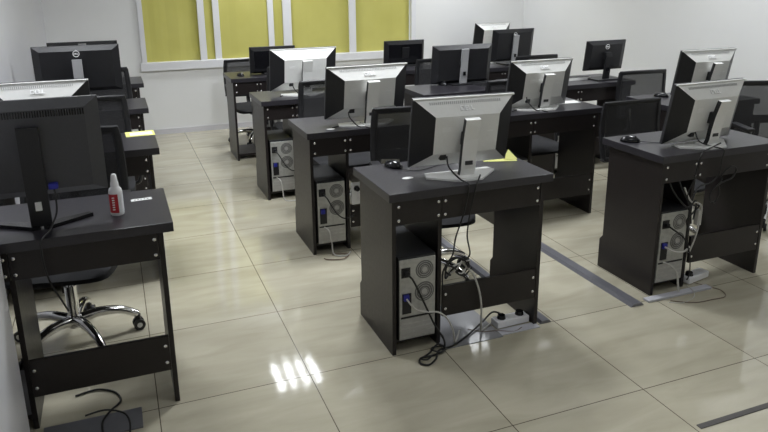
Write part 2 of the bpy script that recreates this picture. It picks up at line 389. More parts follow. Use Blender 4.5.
# ------------------------------------------------------------------ PC towers
def make_tower():
    r = empty('computer_tower'); w_, d_, h_ = 0.176, 0.36, 0.392
    c = MB(); c.box(-w_ / 2, 0.006, 0.0, w_ / 2, d_, h_, 0.006); c.build('case', 'black', r)
    rp = MB().box(-w_ / 2 + 0.004, 0, 0.006, w_ / 2 - 0.004, 0.012, h_ - 0.012, 0.002).build('rear_panel', 'steel', r)
    for cz, rad in ((0.325, 0.042), (0.222, 0.046)):
        g = MB(); g.cyl((0.032, -0.0005, cz), (0.032, 0.004, cz), rad, n=28); fg = g.build('fan_grille', 'fan', r, True)
        h = MB()
        for rr in (0.4, 0.62, 0.84):
            pts = [(0.032 + rad * rr * math.cos(t * math.pi / 8), -0.0015, cz + rad * rr * math.sin(t * math.pi / 8)) for t in range(16)]
            h.tube(pts, 0.0012, 5, closed=True, smooth=1)
        h.cyl((0.032, -0.003, cz), (0.032, 0.0, cz), rad * 0.3, n=16); h.build('fan_hub', 'hub', fg)
    s = MB()
    for k in range(4): s.box(-0.075, -0.001, 0.022 + k * 0.022, 0.075, 0.002, 0.036 + k * 0.022)
    s.build('slot_covers', 'hub', r)
    MB().box(-0.072, -0.0025, 0.13, -0.03, 0.001, 0.225).build('port_panel', 'black', r)
    MB().box(-0.076, -0.0025, 0.30, -0.035, 0.001, 0.345).build('power_socket', 'black', r)
    MB().box(-0.078, -0.0025, 0.108, 0.078, 0.001, 0.116).build('slot', 'black', r)
    pb = MB(); pb.box(-0.068, -0.016, 0.196, -0.044, 0.0, 0.222, 0.002); pb.build('vga_plug', 'vga', r)
    pp = MB(); pp.box(-0.066, -0.020, 0.308, -0.044, -0.002, 0.330, 0.003); pp.build('power_plug', 'black', r)
    return r
tower0 = make_tower(); tf = [False]
for k, l in (('C1', 'silver backed computer tower inside the front centre desk'), ('C2', 'silver backed computer tower in the second centre desk'),
             ('C3', 'silver backed computer tower in the third centre desk'), ('C4', 'computer tower in the centre desk nearest the window'),
             ('R1', 'silver backed computer tower inside the front right desk'), ('R2', 'shaded computer tower in the desk behind the front right desk'),
             ('R3', 'computer tower in the desk under the wide black monitor'), ('D3', 'computer tower in the desk against the right wall')):
    x, y, _ = DESKS[k]
    place(tower0, tf, (x + 0.137, y + 0.022, 0.0535) if k != 'C4' else (x + 0.352, y + 0.058, 0.0005), 0, l, 'computer tower', 'computer towers in the desk bays')

# ------------------------------------------------------------------ monitors
def column(mb, w_, t, pts):     # a flat bar following pts (y, z)
    n = len(pts); L_, R_ = [], []
    for i, p in enumerate(pts):
        a = Vector(pts[max(i - 1, 0)]); b = Vector(pts[min(i + 1, n - 1)]); d = (b - a).normalized(); nrm = Vector((-d.y, d.x)) * t / 2
        L_.append(Vector(p) + nrm); R_.append(Vector(p) - nrm)
    mb.prism([tuple(v) for v in L_ + R_[::-1]], 'x', -w_ / 2, w_ / 2)
def tilt(mb_obj, ang, z):
    mb_obj.matrix_local = Matrix.Translation((0, 0, z)) @ Matrix.Rotation(ang, 4, 'X')
def frustum(mb, w_, h_, d0, d1, ix, it, ib):
    """outer rectangle at y=d0, inner rectangle at y=d1 (towards the viewer); centred in x, z from -h/2 to h/2"""
    o = [(-w_ / 2, -h_ / 2), (w_ / 2, -h_ / 2), (w_ / 2, h_ / 2), (-w_ / 2, h_ / 2)]
    i = [(-w_ / 2 + ix, -h_ / 2 + ib), (w_ / 2 - ix, -h_ / 2 + ib), (w_ / 2 - ix, h_ / 2 - it), (-w_ / 2 + ix, h_ / 2 - it)]
    vo = [mb.bm.verts.new((x, d0, z)) for x, z in o]; vi = [mb.bm.verts.new((x, d1, z)) for x, z in i]
    f = [mb.bm.faces.new(vi), mb.bm.faces.new(vo[::-1])]
    side = []
    for k in range(4):
        q = mb.bm.faces.new((vo[k], vo[(k + 1) % 4], vi[(k + 1) % 4], vi[k])); f.append(q)
        if k in (1, 3): side.append(q)
    for q in f: q.material_index = 0
    for q in side: q.material_index = 1
def silver_monitor():
    r = empty('monitor'); w_, h_ = 0.485, 0.318; zc = 0.213; T = math.radians(10)
    b = MB(); b.prism([(-0.18, -0.03), (-0.165, 0.03), (0.155, 0.045), (0.17, 0.0), (0.055, -0.115), (-0.055, -0.115)], 'z', 0.0, 0.008)
    b.prism([(-0.052, -0.108), (-0.045, 0.0), (0.045, 0.0), (0.052, -0.108)], 'z', 0.008, 0.014)
    bo = b.build('stand_base', 'stand', r)
    c = MB(); column(c, 0.070, 0.024, [(-0.055, 0.012), (-0.068, 0.05), (-0.076, 0.12), (-0.090, 0.20), (-0.115, 0.298)])
    co = c.build('stand_column', ['stand', 'black'], r)
    for f in co.data.polygons:
        if abs(f.normal.x) > 0.9: f.material_index = 1
    cc = MB(); cc.box(-0.026, -0.082, 0.165, 0.012, 0.0, 0.225, 0.004); cc.build('mount', 'black', r)
    MB().box(-0.018, -0.087, 0.070, 0.018, -0.062, 0.090).build('cable_hole', 'dkgrey', co)
    hb = MB(); frustum(hb, w_ - 0.004, h_ - 0.004, 0.012, -0.045, 0.088, 0.066, 0.078)
    ho = hb.build('housing', ['silver', 'black'], r)
    bz = MB(); bz.box(-w_ / 2, 0.012, -h_ / 2, w_ / 2, 0.03, h_ / 2, 0.004); bzo = bz.build('bezel', 'dkgrey', r)
    tp = MB(); tp.box(-w_ / 2 + 0.001, 0.004, h_ / 2 - 0.006, w_ / 2 - 0.001, 0.013, h_ / 2 + 0.0005, 0.001)
    sc = MB(); sc.box(-w_ / 2 + 0.02, 0.0295, -h_ / 2 + 0.02, w_ / 2 - 0.02, 0.031, h_ / 2 - 0.02); sco = sc.build('screen', 'screen', bzo)
    tpo = tp.build('top_edge', 'silver', ho)
    # slit vents on the sloped top face, label on the box, plug under it
    sl = math.atan2(0.062, 0.057)
    v = MB()
    for k in range(36): v.box(-0.17 + k * 0.0095, -0.0008, -0.006, -0.17 + k * 0.0095 + 0.004, 0.0008, 0.006)
    vo = v.build('vents', 'logo_shade', ho)
    vo.matrix_local = Matrix.Translation((0, -0.0055, h_ / 2 - 0.0195)) @ Matrix.Rotation(-math.radians(42), 4, 'X')
    lg = text_mesh('DELL', 0.030, 'logo', ho, Matrix.Translation((0, -0.0255, h_ / 2 - 0.0405)) @ Matrix.Rotation(math.radians(90 - 42), 4, 'X'))
    MB().box(-0.118, -0.0458, 0.022, -0.076, -0.045, 0.042).build('rating_label', 'paper', ho)
    MB().box(0.10, -0.0458, 0.01, 0.13, -0.045, 0.016).build('rating_label', 'paper', ho)
    pg = MB(); pg.box(-0.115, -0.040, -0.112, -0.085, -0.012, -0.070, 0.003); pg.build('plug', 'black', ho)
    for o in (ho, bzo): tilt(o, T, zc)
    for o in (ho, bzo): o.location.y = -0.008
    return r
def wide_monitor(w_=0.53, h_=0.31, zc=0.255, gs='gsilver', ring=True, vee=False, thick=0.03, top=0.34, vents=False, hm='black', tl=7):
    r = empty('monitor'); T = math.radians(tl)
    b = MB()
    if vee:
        for s in (-1, 1): b.prism([(s * 0.005, -0.03), (s * 0.03, -0.035), (s * 0.165, 0.055), (s * 0.150, 0.072), (s * 0.005, 0.01)][::s], 'z', 0, 0.014)
    else: b.box(-0.12, -0.07, 0, 0.12, 0.11, 0.012, 0.005)
    b.build('stand_base', 'gblack' if vee else 'black', r)
    c = MB(); column(c, 0.06 if not vee else 0.068, 0.016, [(-0.02, 0.012), (-0.04, 0.2), (-0.052, top)])
    co = c.build('stand_column', gs, r)
    hl = MB(); hl.box(-0.010, -0.047, 0.075, 0.010, -0.0325, 0.105); hl.build('cable_hole', 'silver' if vee else 'gblack', co)
    m_ = MB(); m_.box(-0.03, -0.04, zc - 0.03, 0.03, 0.0, zc + 0.03, 0.004); m_.build('mount', 'black', r)
    hb = MB(); frustum(hb, w_, h_, 0.01, 0.01 - thick, 0.045, 0.03, 0.03); ho = hb.build('housing', [hm, hm], r)
    bz = MB(); bz.box(-w_ / 2, 0.01, -h_ / 2, w_ / 2, 0.024, h_ / 2, 0.003); bzo = bz.build('bezel', 'black', r)
    sc = MB(); sc.box(-w_ / 2 + 0.01, 0.0235, -h_ / 2 + 0.015, w_ / 2 - 0.01, 0.025, h_ / 2 - 0.01); sc.build('screen', 'screen', bzo)
    if ring:
        g = MB(); g.tube([(0.019 * math.cos(t * math.pi / 10), 0.01 - thick - 0.001, h_ / 2 - 0.048 + 0.019 * math.sin(t * math.pi / 10)) for t in range(20)], 0.0018, 6, closed=True, smooth=1)
        go = g.build('logo_ring', 'logo', ho)
        text_mesh('DELL', 0.013, 'logo', ho, Matrix.Translation((0, 0.009 - thick, h_ / 2 - 0.048)) @ Matrix.Rotation(math.radians(90), 4, 'X'))
    if vents:
        v = MB()
        for k in range(44): v.box(-0.18 + k * 0.0083, -0.0008, -0.011, -0.18 + k * 0.0083 + 0.004, 0.0008, 0.011)
        v.build('vents', 'gblack', ho).matrix_local = Matrix.Translation((0, 0.0095 - thick, h_ / 2 - 0.045))
    for o in (ho, bzo): tilt(o, T, zc)
    return r
def old_black_monitor(w_=0.42, h_=0.275, zc=0.197):
    r = empty('monitor')
    MB().box(-0.10, -0.08, 0, 0.10, 0.10, 0.014, 0.005).build('stand_base', 'black', r)
    c = MB(); column(c, 0.07, 0.02, [(-0.0, 0.012), (-0.03, 0.10), (-0.045, 0.18)]); c.build('stand_column', 'black', r)
    hb = MB(); frustum(hb, w_ - 0.01, h_ - 0.01, 0.0, -0.035, 0.03, 0.028, 0.02); ho = hb.build('housing', ['gblack', 'black'], r)
    bz = MB(); bz.box(-w_ / 2, 0.0, -h_ / 2, w_ / 2, 0.02, h_ / 2, 0.004); bzo = bz.build('bezel', 'black', r)
    sc = MB(); sc.box(-w_ / 2 + 0.02, 0.0195, -h_ / 2 + 0.02, w_ / 2 - 0.02, 0.021, h_ / 2 - 0.02); sc.build('screen', 'screen', bzo)
    g = MB(); g.box(-0.03, -0.0358, 0.01, 0.03, -0.035, 0.04); g.build('badge', 'dkgrey', ho)
    for o in (ho, bzo): tilt(o, math.radians(4), zc)
    return r
sm = silver_monitor(); sf = [False]; G = 'monitors on the computer desks'
R_ = math.radians
def lift(o, dz):                      # the head slides on its column
    for c in kids(o):
        if c.name.split('.')[0] == 'stand_column': c.scale.z = 1 + (dz - 0.008) / 0.29
        if c.name.split('.')[0] in ('housing', 'bezel', 'mount'): c.location.z = (0.213 if c.name.split('.')[0] != 'mount' else 0.0) + dz
for x, y, rz, dz, l in ((0.763, -0.445, R_(-4), -0.018, 'silver backed monitor on the front centre desk, yellow paper beside it'),
                    (0.755, 0.74, R_(2), -0.022, 'silver backed monitor on the second desk of the centre column'),
                    (0.690, 1.93, R_(2), -0.030, 'silver backed monitor on the third desk of the centre column'),
                    (2.160, -0.44, R_(2), -0.045, 'silver backed monitor on the front right desk'),
                    (1.955, 0.73, R_(0), -0.05, 'silver backed monitor on the desk behind the front right one, paper beside it'),
                    (3.20, 0.57, R_(-2), -0.028, 'silver backed monitor partly hidden behind the front right monitor'),
                    (-0.985, 0.74, R_(0), -0.01, 'silver backed monitor peeking over the large black monitor at far left'),
                    (3.46, 3.93, R_(4), -0.05, 'silver backed monitor in the far right corner, behind a black one')):
    o = place(sm, sf, (x, y, H), rz, l, 'monitor', G); lift(o, dz); o.scale.x = 1.05 if y > 0 and 0.68 < x < 0.757 else 0.97
    if not sf[0]: pass
def wide(x, y, rz, l, **kw):
    o = tag(wide_monitor(**kw), l, 'monitor', G); o.location = (x, y, H); o.rotation_euler.z = R_(rz)
wide(-0.845, 1.92, 0, 'black monitor with round silver logo and grey stand, left column', zc=0.272)
wide(-0.845, 3.12, 0, 'black monitor at the far left, just above the one with the round logo', zc=0.197)
wide(1.985, 1.86, 0, 'wide black monitor with grey stand in front of the window end', zc=0.160, top=0.285, ring=False)
wide(3.03, 2.78, 4, 'black monitor with grey stand in front of the far corner silver monitor', zc=0.185, w_=0.48, top=0.285)
wide(-0.915, -0.46, 0, 'large black monitor on a V shaped stand on the front left desk', w_=0.455, h_=0.345, zc=0.285, gs='black', hm='midgrey', tl=3, ring=False, vee=True, thick=0.035, top=0.37, vents=True)
wide(3.17, 1.58, 2, 'small black monitor on a black stand against the right wall', w_=0.40, h_=0.245, zc=0.20, gs='black', ring=True, thick=0.018, top=0.2)
ob = old_black_monitor(h_=0.240, zc=0.124); obf = [False]
place(ob, obf, (0.725, 3.14, H), 0, 'glossy black monitor at the back, under the window behind a silver monitor', 'monitor', G)
place(ob, obf, (2.025, 3.14, H), 0, 'glossy black monitor at the right end of the yellow window', 'monitor', G)

# ------------------------------------------------------------------ chairs
def make_chair():
    r = empty('office_chair')
    st = MB().lathe([(0.028, 0.085), (0.034, 0.10), (0.034, 0.135), (0.026, 0.145)]); st.build('hub', 'chrome', r, True)
    for k in range(5):
        a = 2 * math.pi * k / 5 + 0.35; ca, sa = math.cos(a), math.sin(a)
        l = MB().tube([(0.025 * ca, 0.025 * sa, 0.118), (0.11 * ca, 0.11 * sa, 0.128), (0.20 * ca, 0.20 * sa, 0.112), (0.265 * ca, 0.265 * sa, 0.075)], [0.024, 0.016], 10)
        lo = l.build('leg', 'chrome', r, True)
        cs = MB(); px, py = 0.268 * ca, 0.268 * sa; t = Vector((-sa, ca, 0))
        for s in (-1, 1): cs.cyl(Vector((px, py, 0.026)) + t * s * 0.008, Vector((px, py, 0.026)) + t * s * 0.024, 0.026, n=18)
        cs.box(px - 0.010, py - 0.010, 0.02, px + 0.010, py + 0.010, 0.072, 0.002)
        co = cs.build('caster', 'black', lo, True)
        hc = MB()
        # pale hub caps sit on the wheel faces
        for s in (-1, 1): hc.cyl(Vector((px, py, 0.026)) + t * s * 0.0235, Vector((px, py, 0.026)) + t * s * 0.0255, 0.012, n=14)
        for f in hc.bm.faces: f.material_index = 0
        me = co.data; tmp = bmesh.new(); tmp.from_mesh(me); nf = len(tmp.faces)
        hm = bpy.data.meshes.new('t'); hc.bm.to_mesh(hm); hc.bm.free(); tmp.from_mesh(hm)
        tmp.faces.ensure_lookup_table(); tmp.to_mesh(me); me.materials.append(M['silver'])
        for i in range(nf, len(me.polygons)): me.polygons[i].material_index = 1
        tmp.free(); bpy.data.meshes.remove(hm)
    MB().cyl((0, 0, 0.14), (0, 0, 0.28), 0.026, n=18).cyl((0, 0, 0.28), (0, 0, 0.35), 0.016, n=16).build('gas_column', 'chrome', r, True)
    MB().box(-0.09, -0.11, 0.338, 0.09, 0.12, 0.368, 0.006).build('seat_mechanism', 'black', r)
    s = MB(); bm = s.bm
    nx, ny = 12, 12; grid = {}
    for lay in (0, 1):
        for i in range(nx + 1):
            for j in range(ny + 1):
                u, v = i / nx * 2 - 1, j / ny * 2 - 1
                k = 1 / max(1, (abs(u) ** 5 + abs(v) ** 5) ** 0.2)
                x, y = u * 0.225 * k, v * 0.222 * k
                e = max(abs(u), abs(v)) ** 4
                z = 0.44 - 0.022 * e - (0.02 * max(0, -v) ** 3) if lay else 0.368 + 0.012 * e - (0.0 if v > -0.5 else 0.0)
                grid[lay, i, j] = bm.verts.new((x, y - 0.01, z))
    for lay in (0, 1):
        for i in range(nx):
            for j in range(ny):
                q = [grid[lay, i, j], grid[lay, i + 1, j], grid[lay, i + 1, j + 1], grid[lay, i, j + 1]]
                bm.faces.new(q if lay else q[::-1])
    ring = [(i, 0) for i in range(nx)] + [(nx, j) for j in range(ny)] + [(i, ny) for i in range(nx, 0, -1)] + [(0, j) for j in range(ny, 0, -1)]
    for a, b in zip(ring, ring[1:] + ring[:1]): bm.faces.new((grid[0, *a], grid[0, *b], grid[1, *b], grid[1, *a]))
    s.build('seat', 'seat', r, True)
    # backrest: frame with mesh, leaning back a little
    def bp(x, z, off=0.0):
        t = (z - 0.50) / 0.42
        return (x, 0.225 + 0.035 * t - 0.035 * (1 - (x / 0.22) ** 2) * 0.6 + 0.02 * math.sin(t * 3.14) + off, z)
    hw, z0, z1, c = 0.215, 0.515, 0.908, 0.018
    loop = [(-hw - 0.008 + c, z0), (0, z0 - 0.004), (hw + 0.008 - c, z0), (hw + 0.006, z0 + c), (hw + 0.006, (z0 + z1) / 2), (hw - 0.004, z1 - c), (hw - 0.008 - c, z1), (0, z1 + 0.004), (-hw + 0.008 + c, z1), (-hw + 0.004, z1 - c), (-hw - 0.006, (z0 + z1) / 2), (-hw - 0.006, z0 + c)]
    MB().tube([bp(x, z) for x, z in loop], 0.019, 8, closed=True, flat=0.6, smooth=4).build('back_frame', 'black', r, True)
    mb = MB(); n = 8; vv = {}
    for i in range(n + 1):
        for j in range(n + 1):
            x = (i / n * 2 - 1) * (hw - 0.004); z = z0 + 0.006 + (z1 - z0 - 0.012) * j / n
            vv[i, j] = mb.bm.verts.new(bp(x, z))
    for i in range(n):
        for j in range(n): mb.bm.faces.new((vv[i, j], vv[i + 1, j], vv[i + 1, j + 1], vv[i, j + 1]))
    mb.build('back_mesh', 'mesh', r, True)
    lp = MB()
    for i in range(n):
        pass
    lp.tube([bp(-hw + 0.002, 0.66, 0.012), bp(-0.1, 0.655, 0.02), bp(0, 0.652, 0.022), bp(0.1, 0.655, 0.02), bp(hw - 0.002, 0.66, 0.012)], 0.03, 8, flat=0.25); lp.build('lumbar_support', 'black', r, True)
    MB().tube([(0, 0.10, 0.352), (0, 0.22, 0.355), (0, 0.265, 0.46), (0, 0.25, 0.56), (0, 0.252, 0.645)], 0.02, 8, flat=1.0).build('back_bracket', 'black', r, True)
    for s_ in (-1, 1):
        X = s_ * 0.262
        a = MB(); a.tube([(s_ * 0.15, 0.03, 0.372), (s_ * 0.23, 0.03, 0.375), (X, 0.02, 0.42), (X, 0.06, 0.56), (X, 0.085, 0.62), (X, 0.03, 0.655), (X, -0.08, 0.655), (X, -0.14, 0.625), (X, -0.10, 0.575), (X, -0.02, 0.52), (X, 0.0, 0.46)], 0.013, 8, flat=1.2)
        a.box(X - 0.026, -0.15, 0.655, X + 0.026, 0.075, 0.677, 0.008); a.build('armrest', 'black', r, True)
    return r
ch = make_chair(); cf = [False]
for x, y, rz, sz, l in ((-0.905, 0.05, R_(-12), 1.02, 'black mesh office chair with chrome star base behind the front left desk'),
                    (-0.80, 1.30, R_(0), 0.95, 'black mesh office chair behind the left desk with the yellow sticker'),
                    (-0.75, 2.46, R_(0), 0.99, 'black mesh office chair behind the left monitor with the round logo'),
                    (0.835, 0.07, R_(-8), 0.98, 'black mesh office chair tucked behind the front centre desk'),
                    (0.79, 1.33, R_(0), 0.96, 'black mesh office chair behind the second centre desk'),
                    (0.80, 2.42, R_(0), 0.93, 'black mesh office chair behind the third centre desk'),
                    (0.65, 3.67, R_(6), 0.86, 'black mesh office chair by the window at the end of the centre column'),
                    (2.41, 0.10, R_(0), 0.89, 'black mesh office chair behind the front right desk, left of its monitor'),
                    (2.22, 1.215, R_(0), 0.88, 'black mesh office chair behind the second right desk'),
                    (2.08, 2.21, R_(0), 0.95, 'black mesh office chair behind the wide black monitor'),
                    (3.36, 1.10, R_(-4), 0.90, 'black mesh office chair showing the wall through its back, right side'),
                    (3.03, 2.10, R_(0), 0.94, 'black mesh office chair behind the small black monitor by the right wall'),
                    (3.34, 0.05, R_(-20), 0.96, 'black office chair with looped armrests at the right edge of the room')):
    c_ = place(ch, cf, (x, y, 0), rz, l, 'chair', 'office chairs behind the desks'); c_.scale.z = sz

# ------------------------------------------------------------------ small things on the desks
def make_mouse():
    r = empty('mouse'); m_ = MB(); bm = m_.bm; rings = []; nz = 7; n = 18
    for i in range(nz):
        t = i / (nz - 1) * math.pi / 2; k = math.cos(t); z = 0.004 + 0.028 * math.sin(t)
        rings.append([bm.verts.new((0.029 * max(k, 0.02) * math.cos(a) * (1 - 0.12 * math.sin(a)), 0.052 * max(k, 0.02) * math.sin(a) + 0.006 * (1 - k), z)) for a in [2 * math.pi * j / n for j in range(n)]])
    base = [bm.verts.new((v.co.x * 0.93, v.co.y * 0.95, 0)) for v in rings[0]]; rings = [base] + rings
    for a, b in zip(rings, rings[1:]):
        for j in range(n): bm.faces.new((a[j], a[(j + 1) % n], b[(j + 1) % n], b[j]))
    bm.faces.new(rings[0][::-1]); bm.faces.new(rings[-1]); m_.build('body', 'gblack', r, True)
    MB().cyl((-0.003, -0.024, 0.027), (0.003, -0.024, 0.027), 0.006, n=12).build('scroll_wheel', 'dkgrey', r, True)
    return r
mo = make_mouse(); mf = [False]
for x, y, rz, l in ((0.530, -0.225, R_(30), 'black mouse on the front centre desk, left of the silver monitor'),
                    (1.860, -0.262, R_(50), 'black mouse on the left side of the front right desk'),
                    (2.995, 0.735, R_(40), 'black mouse on the right wall desk beside the see-through chair back'),
                    (0.415, 3.09, R_(15), 'black mouse on the far centre desk under the window'),
                    (1.815, 1.87, R_(10), 'black mouse left of the wide black monitor stand')):
    place(mo, mf, (x, y, H + 0.0005), rz, l, 'mouse', 'computer mice')
def make_keyboard(m1):
    r = empty('keyboard')
    MB().prism([(-0.07, 0), (0.07, 0), (0.07, 0.012), (-0.07, 0.022)], 'x', -0.215, 0.215).build('keyboard_base', m1, r)
    k = MB()
    for j in range(5):
        for i in range(20):
            if j == 0 and 5 < i < 11: continue
            x = -0.205 + i * 0.0207; y = 0.062 - j * 0.026; z = 0.013 + (0.07 - y) / 0.14 * 0.010 - 0.001
            k.box(x, y - 0.020, z, x + 0.017, y, z + 0.005)
    k.build('keys', 'black' if m1 != 'black' else 'dkgrey', r)
    return r
for x, y, rz, m1, l in ((2.27, 1.78, 8, 'dkgrey', 'dark grey keyboard right of the wide black monitor stand'), (2.86, 1.69, 4, 'stand', 'silver keyboard on the right wall desk, left of the small monitor'),
                    (3.10, 2.975, 0, 'stand', 'silver keyboard behind the tilted black monitor at the back right')):
    o = tag(make_keyboard(m1), l, 'keyboard', 'keyboards'); o.location = (x, y, H + 0.0005); o.rotation_euler.z = R_(rz)
# spray bottle
b = tag(empty('spray_bottle', (-0.665, -0.42, H + 0.0005)), 'small white spray bottle with a red label on the front left desk', 'bottle')
MB().lathe([(0.0225, 0), (0.024, 0.004), (0.024, 0.090), (0.022, 0.100), (0.013, 0.110), (0.012, 0.113)]).build('bottle_body', 'white', b, True)
MB().lathe([(0.0245, 0.012), (0.0245, 0.086)]).build('label_band', 'white', b, True)
lb = MB(); n = 12
vv = [[lb.bm.verts.new((0.0249 * math.cos(a), 0.0249 * math.sin(a), z)) for a in [R_(165) + R_(120) * i / n for i in range(n + 1)]] for z in (0.012, 0.084)]
for i in range(n): lb.bm.faces.new((vv[0][i], vv[0][i + 1], vv[1][i + 1], vv[1][i]))
lb.build('red_label', 'red', b)
sp = MB()
for k in range(6): sp.box(-0.0145, -0.0257, 0.024 + k * 0.009, -0.006, -0.0225, 0.028 + k * 0.009)
sp.build('label_print', 'paper', b)
MB().lathe([(0.015, 0.110), (0.014, 0.124), (0.012, 0.130), (0.0095, 0.152), (0.007, 0.156)]).build('spray_cap', 'white', b, True)
# stickers and papers
def sheet(name, x0, y0, x1, y1, m, rz=0, z=H, t=0.0008, parent=None):
    hx, hy = (x1 - x0) / 2, (y1 - y0) / 2
    return MB().box(-hx, -hy, 0, hx, hy, t).build(name, m, parent)
o = tag(sheet('sticker', -0.614, -0.285, -0.535, -0.258, 'paper'), 'small white sticker on the corner of the front left desk', 'sticker'); o.location = (-0.575, -0.27, H + 0.0002); o.rotation_euler.z = R_(4)
t_ = MB()
for k in range(5): t_.box(-0.028 + k * 0.012, -0.003, 0.0008, -0.021 + k * 0.012, 0.003, 0.0012)
t_.build('print', 'dkgrey', o)
st = tag(empty('sticker', (-0.525, 0.99, H + 0.0002), R_(2)), 'white sticker with yellow edge on the second left desk', 'sticker')
sheet('yellow_edge', 0, 0, 0.155, 0.135, 'yellow', parent=st)
o = sheet('white_field', 0, 0, 0.12, 0.07, 'paper', parent=st, t=0.0014); o.location = (0.005, -0.004, 0)
t_ = MB(); t_.box(-0.03, -0.01, 0.0014, 0.03, 0.012, 0.0018); t_.build('print', 'stand', o)
# folded yellow paper beside the front centre monitor
yp = MB(); yp.mi = 0
p0 = [(0.0, 0.0, 0.001), (0.155, -0.045, 0.001), (0.165, -0.005, 0.006), (0.01, 0.045, 0.006)]
va = [yp.bm.verts.new(p) for p in p0]; vb = [yp.bm.verts.new((p[0], p[1], p[2] + 0.001)) for p in p0]
yp.bm.faces.new(va[::-1]); yp.bm.faces.new(vb)
for i in range(4): yp.bm.faces.new((va[i], va[(i + 1) % 4], vb[(i + 1) % 4], vb[i]))
fl_ = [(0.10, -0.012, 0.006), (0.165, -0.03, 0.006), (0.150, 0.03, 0.040)]
va = [yp.bm.verts.new(p) for p in fl_]; vb = [yp.bm.verts.new((p[0], p[1] + 0.001, p[2] + 0.001)) for p in fl_]
yp.bm.faces.new(va[::-1]); yp.bm.faces.new(vb)
for i in range(3): yp.bm.faces.new((va[i], va[(i + 1) % 3], vb[(i + 1) % 3], vb[i]))
o = tag(yp.build('folded_paper', 'yellow'), 'folded yellow paper on the front centre desk, right of the monitor', 'paper'); o.location = (0.955, -0.315, H)
o = tag(sheet('paper', 0, 0, 0.17, 0.09, 'stand', t=0.004), 'white paper on the corner of the desk behind the front right one', 'paper'); o.location = (2.245, 0.82, H); o.rotation_euler.z = R_(-6)
for x, y, l in ((0.520, -0.415, 'oval white sticker on the front centre desk, left of the stand'), (0.505, 0.665, 'oval white sticker on the second centre desk'), (2.32, -0.36, 'oval white sticker right of the front right monitor stand')):
    m_ = MB(); m_.lathe([(0.021, 0), (0.021, 0.0009)]); o = tag(m_.build('sticker', 'paper'), l, 'sticker', 'oval stickers on desktops'); o.location = (x, y, H + 0.0002); o.scale.x = 1.25; o.scale.y = 0.75

# ------------------------------------------------------------------ power strips, floor mat, cables
def power_strip(x, y, rz, l, plugs):
    r = tag(empty('power_strip', (x, y, 0.0045), R_(rz)), l, 'power strip', 'white power strips')
    MB().box(-0.088, -0.03, 0, 0.088, 0.03, 0.034, 0.005).build('body', 'white', r)
    for i, px in enumerate((-0.05, 0.0, 0.05)):
        s_ = MB(); s_.box(px - 0.017, -0.017, 0.034, px + 0.017, 0.017, 0.0352); s_.build('outlet', 'stand', r)
        if i in plugs: MB().cyl((px, 0, 0.0352), (px, 0, 0.053), 0.021, 0.017, n=16).build('plug', 'gblack', r, True)
    return r
o = tag(MB().box(0.605, -0.635, 0, 0.90, -0.26, 0.003).build('floor_mat', 'plate'), 'thin glossy grey plate lying on the floor under the front centre desk', 'floor plate')
o = tag(MB().box(0.90, -0.625, 0, 1.105, -0.575, 0.004, 0.001).build('cable_cover', 'offwhite'), 'pale flat cover strip under the power strip of the front centre desk', 'cable cover')
power_strip(0.994, -0.54, 2, 'white power strip with black plugs on the floor under the front centre desk', (0, 2))
o = tag(MB().box(1.745, -0.625, 0, 2.16, -0.585, 0.012, 0.003).build('cable_cover', 'offwhite'), 'pale cable cover strip lying on the floor before the front right desk', 'cable cover')
power_strip(2.165, -0.50, 12, 'white power strip on the floor beside the tower of the front right desk', (0,))
power_strip(1.24, 0.93, 60, 'white power strip on the floor beyond the front centre desk', (1,))
o = tag(MB().box(-1.0, -0.70, 0, -0.66, -0.57, 0.006, 0.002).build('floor_mat', 'duct'), 'blue grey plate on the floor under the front left desk', 'floor plate')

def cable(name, pts, r, m, l, cat='cable', group='cables of the computers'):
    o = tag(MB().tube(pts, r, 6, smooth=6).build(name, m, None, True), l, cat, group); return o
# front centre desk
yb = -0.612
cable('monitor_cable', [(0.665, -0.50, 0.845), (0.667, -0.52, 0.80), (0.70, -0.56, 0.755), (0.715, -0.60, 0.746), (0.712, yb - 0.004, 0.735), (0.708, yb, 0.68), (0.695, yb + 0.01, 0.60), (0.675, -0.58, 0.50), (0.668, -0.57, 0.42), (0.63, -0.60, 0.40), (0.60, -0.61, 0.36), (0.60, -0.612, 0.28)], 0.0035, 'cable', 'black monitor cable falling over the back edge of the front centre desk')
cable('power_cable', [(0.80, -0.555, 0.76), (0.775, -0.585, 0.748), (0.75, yb - 0.002, 0.738), (0.738, yb, 0.68), (0.728, yb + 0.01, 0.60), (0.728, -0.585, 0.50), (0.735, -0.60, 0.42), (0.70, -0.60, 0.39), (0.66, -0.61, 0.36), (0.70, -0.615, 0.33), (0.74, -0.61, 0.36)], 0.0035, 'cable', 'black power cable hanging below the apron of the front centre desk')
for k in range(3):
    random.seed(30 + k)
    pts = [(0.67 + 0.055 * math.cos(t * 0.8 + k) + random.uniform(-0.012, 0.012), -0.60 + random.uniform(-0.022, 0.008), 0.375 + 0.035 * math.sin(t * 1.1 + k * 2) + random.uniform(-0.01, 0.01)) for t in range(10)]
    cable('bundled_cable', pts, 0.0038, 'cable' if k != 1 else 'gcable', ('black looped cable bundled behind the front centre desk', 'pale cable in the bundle behind the front centre desk', 'second black cable knotted in the bundle behind the front centre desk')[k])
cable('white_cable', [(0.70, -0.605, 0.385), (0.745, -0.615, 0.33), (0.775, -0.62, 0.25), (0.79, -0.62, 0.16), (0.80, -0.605, 0.06), (0.83, -0.56, 0.010), (0.90, -0.52, 0.008)], 0.0045, 'gcable', 'pale grey cable dropping to the floor behind the front centre desk')
